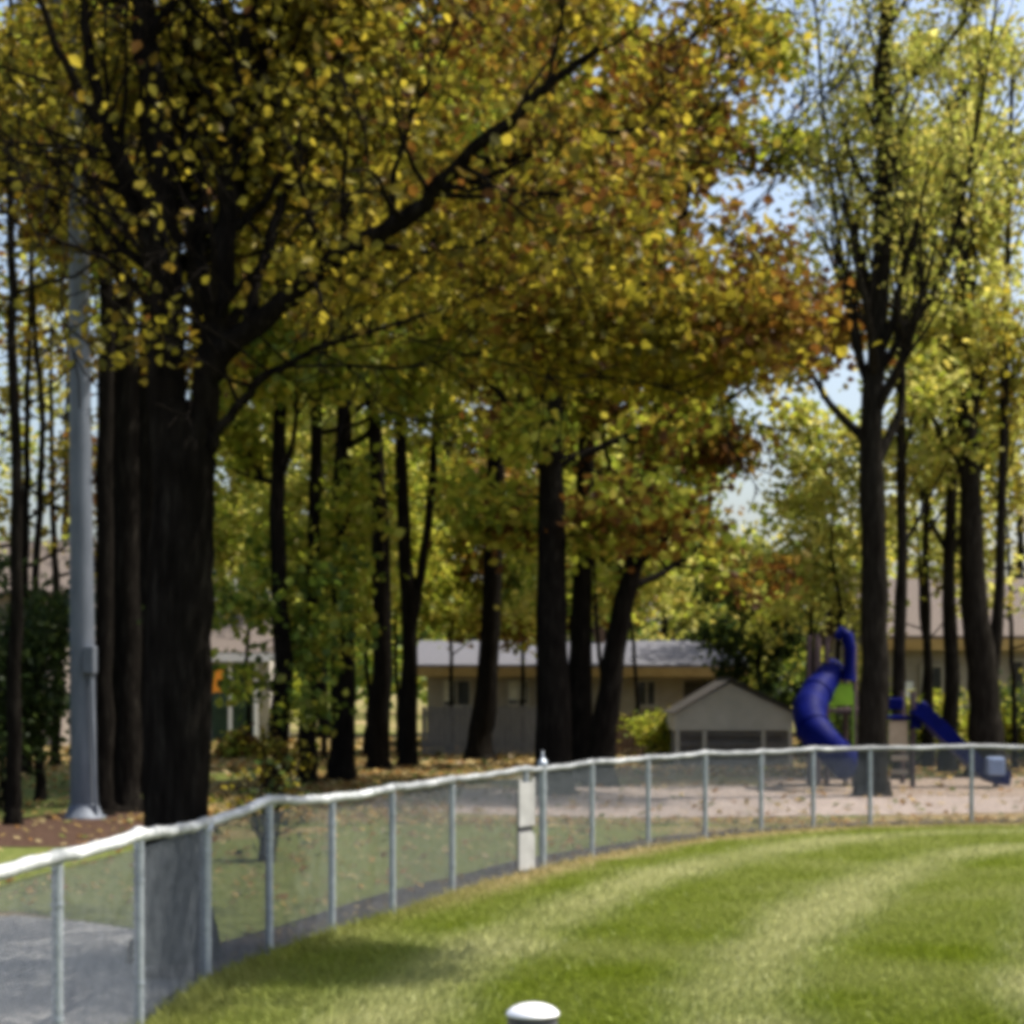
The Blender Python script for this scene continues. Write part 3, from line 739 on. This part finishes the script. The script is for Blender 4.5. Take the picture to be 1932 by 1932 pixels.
# --- shrubs
def shrub(name, label, x, d, rx, h, pal, pal2, n, size, seed, cat='bush', group=None, z0=.1):
    rng = np.random.default_rng(seed)
    X = gx(x, d)
    root = empty(name, (X, d, 0), label, cat, group)
    wd, tw = Wood(), []
    for k in range(11):
        az = rng.uniform(0, 6.28); el = rng.uniform(.5, 1.4)
        dd = np.array((math.cos(az)*math.cos(el)*rx/h*1.6, math.sin(az)*math.cos(el)*rx/h*1.6, math.sin(el)))
        grow(wd, tw, rng, np.array((X + rng.normal(0, .1), d + rng.normal(0, .1), -.05)), unit(dd), h*rng.uniform(.65, 1), .025, 1, 2, .02, .7, (5, 4))
    wd.build('stems', BARK, root)
    tw = [t for t in tw if t[2] > z0]
    foliage('foliage', tw, rng, n, size, .16*h**.5, pal, pal2, .45, root, hue=1.5)
shrub('bush', 'dark evergreen bush filling the left border above the grass', 0, 34, .9, 3.8, 'deep', 'deep', 8500, .11, 401)
shrub('bush', 'rust and yellow bush at the foot of the leafy young tree', 526, 38, .15, 1.2, 'gold', 'rust', 300, .10, 402)
shrub('bush', 'low yellow green bush between the biggest maple and the leafy young tree, before the porch', 455, 55, .5, .8, 'olive', 'rust', 800, .13, 403)
shrub('bush', 'small scrappy plant poking above the fence rail beside the rail joint', 505, 24, .12, 1.1, 'gold', 'deep', 240, .07, 404)
shrub('bush', 'dark green bush under the blue arch of the play set', 1592, 46, .7, 1.7, 'deep', 'green', 2000, .11, 405)
shrub('bush', 'dull green bush by the brown board fence and the gabled shed', 1262, 53, .5, 1.35, 'olive', 'deep', 1300, .12, 406)
shrub('bush', 'pale bush behind the lower end of the straight slide', 1800, 52, .8, 1.5, 'olive', 'lime', 1500, .12, 407)

shrub('bush', 'dark round bush before the beige wall, between the slim tree and the paired trunks', 1728, 50.5, .6, 1.9, 'deep', 'olive', 2600, .12, 408)
shrub('bush', 'dark round bush right of the paired trunks at the right border', 1925, 50, .8, 2.0, 'deep', 'olive', 3200, .12, 409)
# a long clipped hedge in the shade, right half
hd = MB()
rng = np.random.default_rng(9)
hx = np.linspace(gx(1500, 58), gx(2150, 58), 900)
tw = [np.array((RNG.choice(hx), 58 + RNG.uniform(-.35, .35), z)) for z in RNG.uniform(.05, .75, 900)]
o = foliage('hedge', tw, rng, 12000, .10, .07, 'deep', 'deep', .3, None, hue=1)
tag(o, 'long low dark hedge running behind the play set to the right border', 'hedge')

# the far wood beyond everything, reads as one mass
tw = []
for k in range(110):
    x = RNG.uniform(-70, 70); d = RNG.uniform(115, 160); h = RNG.uniform(5, 10.5)
    if 13 < x < 30 or x < -14: h *= .5
    for q in range(12):
        tw.append(np.array((x + RNG.normal(0, 2.0), d + RNG.normal(0, 2), h*RNG.uniform(.15, 1))))
o = foliage('far_wood', tw, rng, 26000, .55, 1.0, 'olive', 'green', .4, None, hue=.12)
tag(o, kind='stuff')

# ------------------------------------------------------------------ grey steel pole
pb = Vector((gx(158, 31.5), 31.5, 0))
pl = empty('light_pole', pb, 'tall grey steel pole leaning slightly left, standing in the brown mulch', 'pole')
tip = at(146, 150, 31.5)
b = MB()
pts = [pb + Vector((0, 0, -.2)) , pb.lerp(tip, .3), pb.lerp(tip, .65), tip]
b.tube(pts, [.215, .19, .165, .13], 20); b.build('shaft', STEEL, pl)
b = MB(); q = pb.lerp(tip, (1286+85-1240)/1400*.9); q = at(170, 1245, 31.4)
b.box((q.x - .07, q.y - .2, q.z - .22), (q.x + .10, q.y + .08, q.z + .22)); b.build('junction_box', STEEL, pl, .015)
b = MB(); b.tube([(q.x + .02, q.y - .08, q.z - .2), (pb.x + .20, q.y - .06, .9), (pb.x + .24, q.y - .06, -.05)], .03, 8); b.build('conduit', STEEL, pl)
b = MB(); b.lathe((pb.x, pb.y, 0), [(.36, -.02), (.36, .04), (.30, .06), (.24, .2), (.21, .24)], 20); b.build('base_collar', STEEL, pl)
b = MB(); b.tube([tip, tip + Vector((0, -.2, .5)), tip + Vector((0, -.9, .8))], [.07, .05, .04], 8)
b.box((tip.x - .18, tip.y - 1.5, tip.z + .72), (tip.x + .18, tip.y - .8, tip.z + .9)); b.build('lamp_head', STEEL, pl)

# ------------------------------------------------------------------ houses
def window(parent, x0, x1, z0, z1, y, curtain=None):
    """in a wall facing the camera at depth y"""
    f = MB(); t = .07
    f.box((x0 - t, y - .06, z0 - t), (x1 + t, y, z0)); f.box((x0 - t, y - .06, z1), (x1 + t, y, z1 + t))
    f.box((x0 - t, y - .06, z0), (x0, y, z1)); f.box((x1, y - .06, z0), (x1 + t, y, z1)); xm = (x0 + x1)/2
    f.box((xm - .025, y - .05, z0), (xm + .025, y, z1))
    w_ = f.build('window', FRAME, parent)
    for a_, b_ in ((x0, xm - .025), (xm + .025, x1)):
        g_ = MB(); g_.box((a_, y - .02, z0), (b_, y + .0, z1)); g_.build('pane', GLASS, w_)
    if curtain:
        g_ = MB(); g_.box((x0, y - .028, z0 + .1), (x0 + (x1 - x0)*curtain, y - .022, z1)); g_.build('curtain', CURTAIN, w_)
    s2 = MB(); s2.box((x0 - t - .04, y - .12, z0 - t - .05), (x1 + t + .04, y, z0 - t)); s2.build('sill', FRAME, w_)
    return w_

def ridge_roof(x0, x1, y0, y1, ze, zr, th=.12, ov=.45):
    """gable roof with its ridge along x, slopes to camera and away"""
    ym = (y0 + y1)/2
    b = MB()
    sl_ = (zr - ze)/(ym - y0)
    for s_, ya in ((1, y0), (-1, y1)):
        yo = ya - s_*ov; zo = ze - sl_*ov
        vs = [(x0-ov, yo, zo), (x1+ov, yo, zo), (x1+ov, ym, zr), (x0-ov, ym, zr)]
        vt = [(x, y, z + th) for x, y, z in vs]
        b.add(vs + vt, [(0,3,2,1), (4,5,6,7), (0,1,5,4), (1,2,6,5), (2,3,7,6), (3,0,4,7)])
    return b

def clapboard(b, x0, x1, y, z0, z1, step=.2):
    z = z0
    while z < z1 - .01:
        zt_ = min(z + step, z1)
        b.add([(x0, y - .03, z), (x1, y - .03, z), (x1, y, z), (x0, y, z), (x0, y - .006, zt_), (x1, y - .006, zt_), (x1, y, zt_), (x0, y, zt_)],
              [(0,1,5,4), (0,3,2,1), (0,4,7,3), (1,2,6,5), (4,5,6,7)])
        z = zt_

def walls(x0, x1, y0, y1, z1, gable=None):
    b = MB(); b.box((x0, y0, -.1), (x1, y1, z1))
    clapboard(b, x0, x1, y0, .3, z1)
    if gable:
        ym = (y0+y1)/2
        for x in (x0, x1):
            s_ = .001 if x == x0 else -.001
            b.add([(x+s_, y0, z1), (x+s_, y1, z1), (x+s_, ym, gable)], [(0,1,2)])
    return b

# long low house
hx0, hx1 = gx(806, 64), gx(1384, 64)
h1 = empty('ranch_house', ((hx0+hx1)/2, 64, 0), 'long low beige house with pale grey roof behind the middle trunks', 'house')
walls(hx0, hx1, 64, 72, 2.62, 3.45).build('wall', BEIGE, h1)
ridge_roof(hx0, hx1, 64, 72, 2.72, 3.50).build('roof', ROOFG, h1)
b = MB(); b.box((hx0-.45, 63.50, 2.36), (hx1+.45, 63.54, 2.66)); b.build('fascia', TRIM, h1)
b = MB(); b.box((hx0-.4, 63.56, 2.38), (hx1+.4, 63.99, 2.44)); b.build('soffit', TRIM, h1)
window(h1, gx(838, 64), gx(886, 64), 1.45, 2.22, 63.97, .38)
window(h1, gx(1205, 64), gx(1235, 64), 1.45, 2.2, 63.97)
window(h1, gx(960, 64), gx(995, 64), 1.5, 2.2, 63.97, .9)
b = MB(); b.box((gx(1290, 64), 63.93, .1), (gx(1345, 64), 63.966, 2.2)); dr = b.build('door', DARKW, h1)
b = MB(); b.tube([(gx(1338, 64), 63.9, 1.05), (gx(1338, 64), 63.94, 1.05)], .03, 8); b.build('handle', GALV, dr)
b = MB(); b.box((gx(1130, 64), 67.5, 3.3), (gx(1150, 64), 68.1, 4.3)); b.build('chimney', BROWNW, h1)

# taller house at right border
ax0, ax1 = gx(1668, 54), gx(2160, 54)
h2 = empty('house', ((ax0+ax1)/2, 54, 0), 'house with pinkish brown roof and beige wall at the right border behind the trunks', 'house')
walls(ax0, ax1, 54, 63, 3.4, 4.95).build('wall', BEIGE, h2)
ridge_roof(ax0, ax1, 54, 63, 3.5, 5.15).build('roof', ROOFP, h2)
b = MB(); b.box((ax0-.45, 53.48, 3.06), (ax1+.45, 53.53, 3.36)); b.build('fascia', TRIM, h2)
window(h2, gx(1912, 54), gx(1950, 54), 1.9, 2.75, 53.97)
window(h2, gx(1740, 54), gx(1775, 54), 1.7, 2.6, 53.97)
b = MB(); b.box((gx(1690, 54), 53.93, .1), (gx(1722, 54), 53.966, 2.2)); b.build('door', WHITE, h2)

# pale two storey house, far left
lx0, lx1 = gx(-160, 66), gx(112, 66)
h3 = empty('house', ((lx0+lx1)/2, 66, 0), 'pale pink two storey house seen in slivers between the left trunks', 'house')
walls(lx0, lx1, 66, 74, 5.2, 6.9).build('wall', PINKW, h3)
ridge_roof(lx0, lx1, 66, 74, 5.3, 7.1).build('roof', ROOFP, h3)
window(h3, gx(40, 66), gx(70, 66), 3.4, 4.6, 65.97)
window(h3, gx(84, 66), gx(104, 66), 1.0, 2.3, 65.97)
window(h3, gx(0, 66), gx(30, 66), 1.0, 2.2, 65.97)

# house with dark green porch right of the big maple
gx0, gx1 = gx(330, 70), gx(500, 70)
h4 = empty('house', ((gx0+gx1)/2, 70, 0), 'house with pinkish grey roof and dark green porch right beside the biggest maple', 'house')
walls(gx0, gx1, 71.4, 78, 3.0, 5.0).build('wall', GREYS, h4)
ridge_roof(gx0, gx1, 70, 79, 3.3, 5.0).build('roof', ROOFP, h4)
b = MB(); b.box((gx0-.4, 69.46, 2.92), (gx1+.4, 69.52, 3.20)); b.build('fascia', WHITE, h4)
b = MB(); b.box((gx(385, 70), 70.1, 1.25), (gx(482, 70), 70.2, 2.0)); b.box((gx(385, 70), 71.30, .1), (gx(475, 70), 71.36, 2.8)); b.build('porch_screen', DGREEN, h4)
for x in (388, 434, 482):
    b = MB(); b.box((gx(x, 70)-.06, 70.0, -.1), (gx(x, 70)+.06, 70.09, 3.0)); b.build('porch_post', WHITE, h4)
b = MB()
fx, fz = gx(411, 68), EYE
pts = [(-.20, .40), (.20, .40), (.23, .05), (.20, -.40), (-.02, -.34), (-.20, -.42)]
fr = [(fx + u, 68.0 + .04*math.sin(6*z), fz + z) for u, z in pts]; bk = [(x, y + .015, z) for x, y, z in fr]
n = len(fr)
b.add(fr + bk, [tuple(range(n)), tuple(range(2*n-1, n-1, -1))] + [(i, i+n, (i+1) % n + n, (i+1) % n) for i in range(n)])
fl = empty('garden_flag', (fx, 68, 0), 'small bright orange flag on a thin staff at the edge of the biggest maple', 'flag')
b.build('cloth', ORANGE, fl)
b = MB(); b.tube([(fx - .22, 68.01, -.05), (fx - .22, 68.01, 2.75)], .018, 8); b.build('staff', DGREY, fl)

# grey gabled shed
sx0, sx1, sy = gx(1274, 50), gx(1496, 50), 50.0
sm_ = (sx0+sx1)/2 - .1
ez, rz = 1.40, 2.22
sh = empty('garden_shed', ((sx0+sx1)/2, sy, 0), 'low shed with pale grey gable and dark roof edge left of the blue tube slide', 'shed')
b = MB()
fr = [(sx0, sy, .95), (sx1, sy, .95), (sx1, sy, ez), (sm_, sy, rz - .06), (sx0, sy, ez)]; bk = [(x, y + 3, z) for x, y, z in fr]
b.add(fr + bk, [(0,1,2,3,4), (9,8,7,6,5), (0,5,6,1), (1,6,7,2), (4,3,8,9), (2,7,8,3), (0,4,9,5)]); b.build('gable_panel', GREYS, sh)
b = MB(); b.box((sx0 + .08, sy + .25, -.1), (sx1 - .08, sy + 2.9, .94)); b.build('wall', GREYW, sh)
for s_, xe in ((1, sx1), (-1, sx0)):
    b = MB()
    ov = .28 if s_ > 0 else .06; xo = xe + s_*ov; zo = ez - ov*(rz-ez)/abs(xe - sm_)
    fo = .12
    P4 = [(sm_, sy-fo, rz), (xo, sy-fo, zo), (xo, sy+3.3, zo), (sm_, sy+3.3, rz)]
    b.add(P4 + [(x, y, z + (.10 if s_ > 0 else .03)) for x, y, z in P4], [(0,1,2,3), (7,6,5,4), (0,4,5,1), (1,5,6,2), (2,6,7,3), (3,7,4,0)])
    b.build('roof', DARKW, sh)
for x in (sx0 + .06, sx0 + .75, sx1 - .75, sx1 - .06):
    b = MB(); b.box((x - .05, sy + .0, -.1), (x + .05, sy + .1, .94)); b.build('post', GREYS, sh)
b = MB()
for z in (.35, .62, .88): b.box((sx0 + .12, sy + .02, z - .05), (sx1 - .12, sy + .06, z))
b.build('railing', GREYW, sh)

# board fences in front of the long house
def board_fence(label, xa, xb, d, h, mat, group='board fences before the long house'):
    xa, xb = gx(xa, d), gx(xb, d)
    root = empty('board_fence', ((xa+xb)/2, d, 0), label, 'fence', group)
    b = MB(); x = xa; k = 0
    while x < xb:
        hh = h + .03*math.sin(k*1.7)
        b.box((x, d - .02, 0), (x + .135, d, hh)); x += .15; k += 1
    b.build('boards', mat, root)
    for z in (.3, h - .25):
        b = MB(); b.box((xa, d + .002, z), (xb, d + .06, z + .09)); b.build('rail', mat, root)
board_fence('weathered grey board fence in front of the left half of the long house', 796, 1030, 58, 1.46, GREYW)
board_fence('reddish brown board fence between the middle clump and the gabled shed', 1150, 1272, 57, 1.24, BROWNW)

# ------------------------------------------------------------------ play set
PD = 41.0
ps = empty('play_set', (gx(1620, PD), PD, 0), 'blue playground play set with tube slide, arch and straight slide behind the open tree', 'play set')
def pp(x, y, dz=0): return at(x, y, PD + dz)
for x, zt_ in ((1541, 3.2), (1560, 3.15), (1612, 3.0), (1668, 2.4), (1722, 2.0)):
    for dz in (0, 1.1):
        b = MB(); b.tube([(gx(x, PD), PD + dz, -.1), (gx(x, PD), PD + dz, zt_)], .055, 12); b.build('post', BROWNM, ps)
b = MB(); b.box((gx(1541, PD) + .06, PD - .02, 1.55), (gx(1668, PD) - .06, PD + 1.12, 1.63)); b.build('deck', BROWNM, ps)
b = MB(); b.box((gx(1640, PD), PD - .1, 1.40), (gx(1722, PD) - .06, PD + 1.12, 1.48)); b.build('deck', BLUE, ps)
# arch hood over the tube slide
b = MB()
b.tube([pp(1561, 1278), pp(1560, 1225), pp(1566, 1200)], .04, 8)
b.build('handrail', BROWNM, ps)
b = MB()
b.tube([pp(1578, 1205, -.1), pp(1588, 1192, -.1), pp(1598, 1200, -.1), pp(1604, 1225, -.1), pp(1603, 1255, -.1), pp(1600, 1284, -.1)], [.08, .13, .14, .12, .11, .17], 12); b.build('arch', BLUE, ps)
# tube slide winding down to the left
cl = [(1574, 1258, .2), (1560, 1280, -.05), (1540, 1308, -.4), (1527, 1340, -.9), (1533, 1372, -1.35), (1555, 1400, -1.6), (1580, 1424, -1.5), (1600, 1446, -1.3)]
b = MB()
cp_, cr_ = densify([np.array(pp(*q)) for q in cl], [.22, .27, .33, .35, .34, .33, .32, .32], np.random.default_rng(1), 5, 0)
b.tube(cp_, cr_, 18, True); b.build('tube_slide', BLUE, ps)
for k in (10, 20, 29):
    rg = MB(); t = Vector(cp_[k+1] - cp_[k]).normalized()
    c0 = Vector(cp_[k]); rg.tube([c0 - t*.03, c0 + t*.03], cr_[k] + .025, 18); rg.build('flange', BLUE, ps)
# lime panels
b = MB(); b.box((gx(1570, PD), PD - .05, 1.70), (gx(1608, PD), PD - .01, 2.16)); b.build('panel', LIME, ps, .03)
b = MB(); b.box((gx(1552, PD), PD + .6, 1.35), (gx(1585, PD), PD + .64, 1.75)); b.build('panel', LIME, ps, .03)
b = MB(); b.box((gx(1608, PD), PD - .05, .3), (gx(1613, PD), PD, 2.0)); b.build('ladder_side', LIME, ps)
# climber tower beside the straight slide
b = MB(); b.box((gx(1676, PD), PD - .05, .75), (gx(1712, PD), PD, 1.38)); b.build('climbing_panel', TANP, ps, .03)
for z in (.25, .55):
    b = MB(); b.box((gx(1680, PD), PD - .12, z), (gx(1712, PD), PD - .02, z + .12)); b.build('step', TANP, ps, .02)
b = MB(); b.box((gx(1674, PD), PD - .1, 1.62), (gx(1704, PD), PD - .02, 1.86)); b.build('panel', BLUE, ps, .03)
# straight slide: trough with raised sides
path = [(1722, 1340), (1740, 1352), (1775, 1386), (1815, 1425), (1850, 1458), (1872, 1470), (1900, 1474)]
sp_, _ = densify([np.array(pp(x, y, -.25)) for x, y in path], [1]*len(path), np.random.default_rng(1), 5, 0)
b = MB()
prof = [(-.30, .22), (-.26, .22), (-.24, .0), (.24, .0), (.26, .22), (.30, .22), (.30, -.08), (-.30, -.08)]
rings = []
for i in range(len(sp_)):
    t = Vector(sp_[min(i+1, len(sp_)-1)] - sp_[max(0, i-1)]).normalized(); sd = Vector((0, 1, 0)); upv = sd.cross(t); upv = upv if upv.z > 0 else -upv
    rings.append([Vector(sp_[i]) + sd*u + upv*v for u, v in prof])
k = len(prof)
vs = [q for r in rings for q in r]
fs = [(i*k+j, i*k+(j+1) % k, (i+1)*k+(j+1) % k, (i+1)*k+j) for i in range(len(rings)-1) for j in range(k)]
b.add(vs, fs); b.add(rings[0], [tuple(range(k))]); b.add(rings[-1], [tuple(range(k))[::-1]])
b.build('straight_slide', BLUE, ps)
b = MB(); b.tube([pp(1727, 1375, -.1), pp(1732, 1345, -.1), pp(1742, 1332, -.1), pp(1752, 1345, -.1), pp(1756, 1372, -.1)], .12, 10); b.build('slide_hood', BLUE, ps)
b = MB(); b.box((gx(1858, PD-.6), PD - .9, EYE + (HZ-1462)/FP*(PD-.6)), (gx(1890, PD-.6), PD - .55, EYE + (HZ-1428)/FP*(PD-.6))); b.build('slide_end', GLARE_BLUE, ps, .04)  # block carrying the painted reflection of the slide exit
b = MB(); b.tube([(gx(1872, PD), PD - .3, -.1), (gx(1872, PD), PD - .3, .25)], .05, 8); b.build('foot', BROWNM, ps)
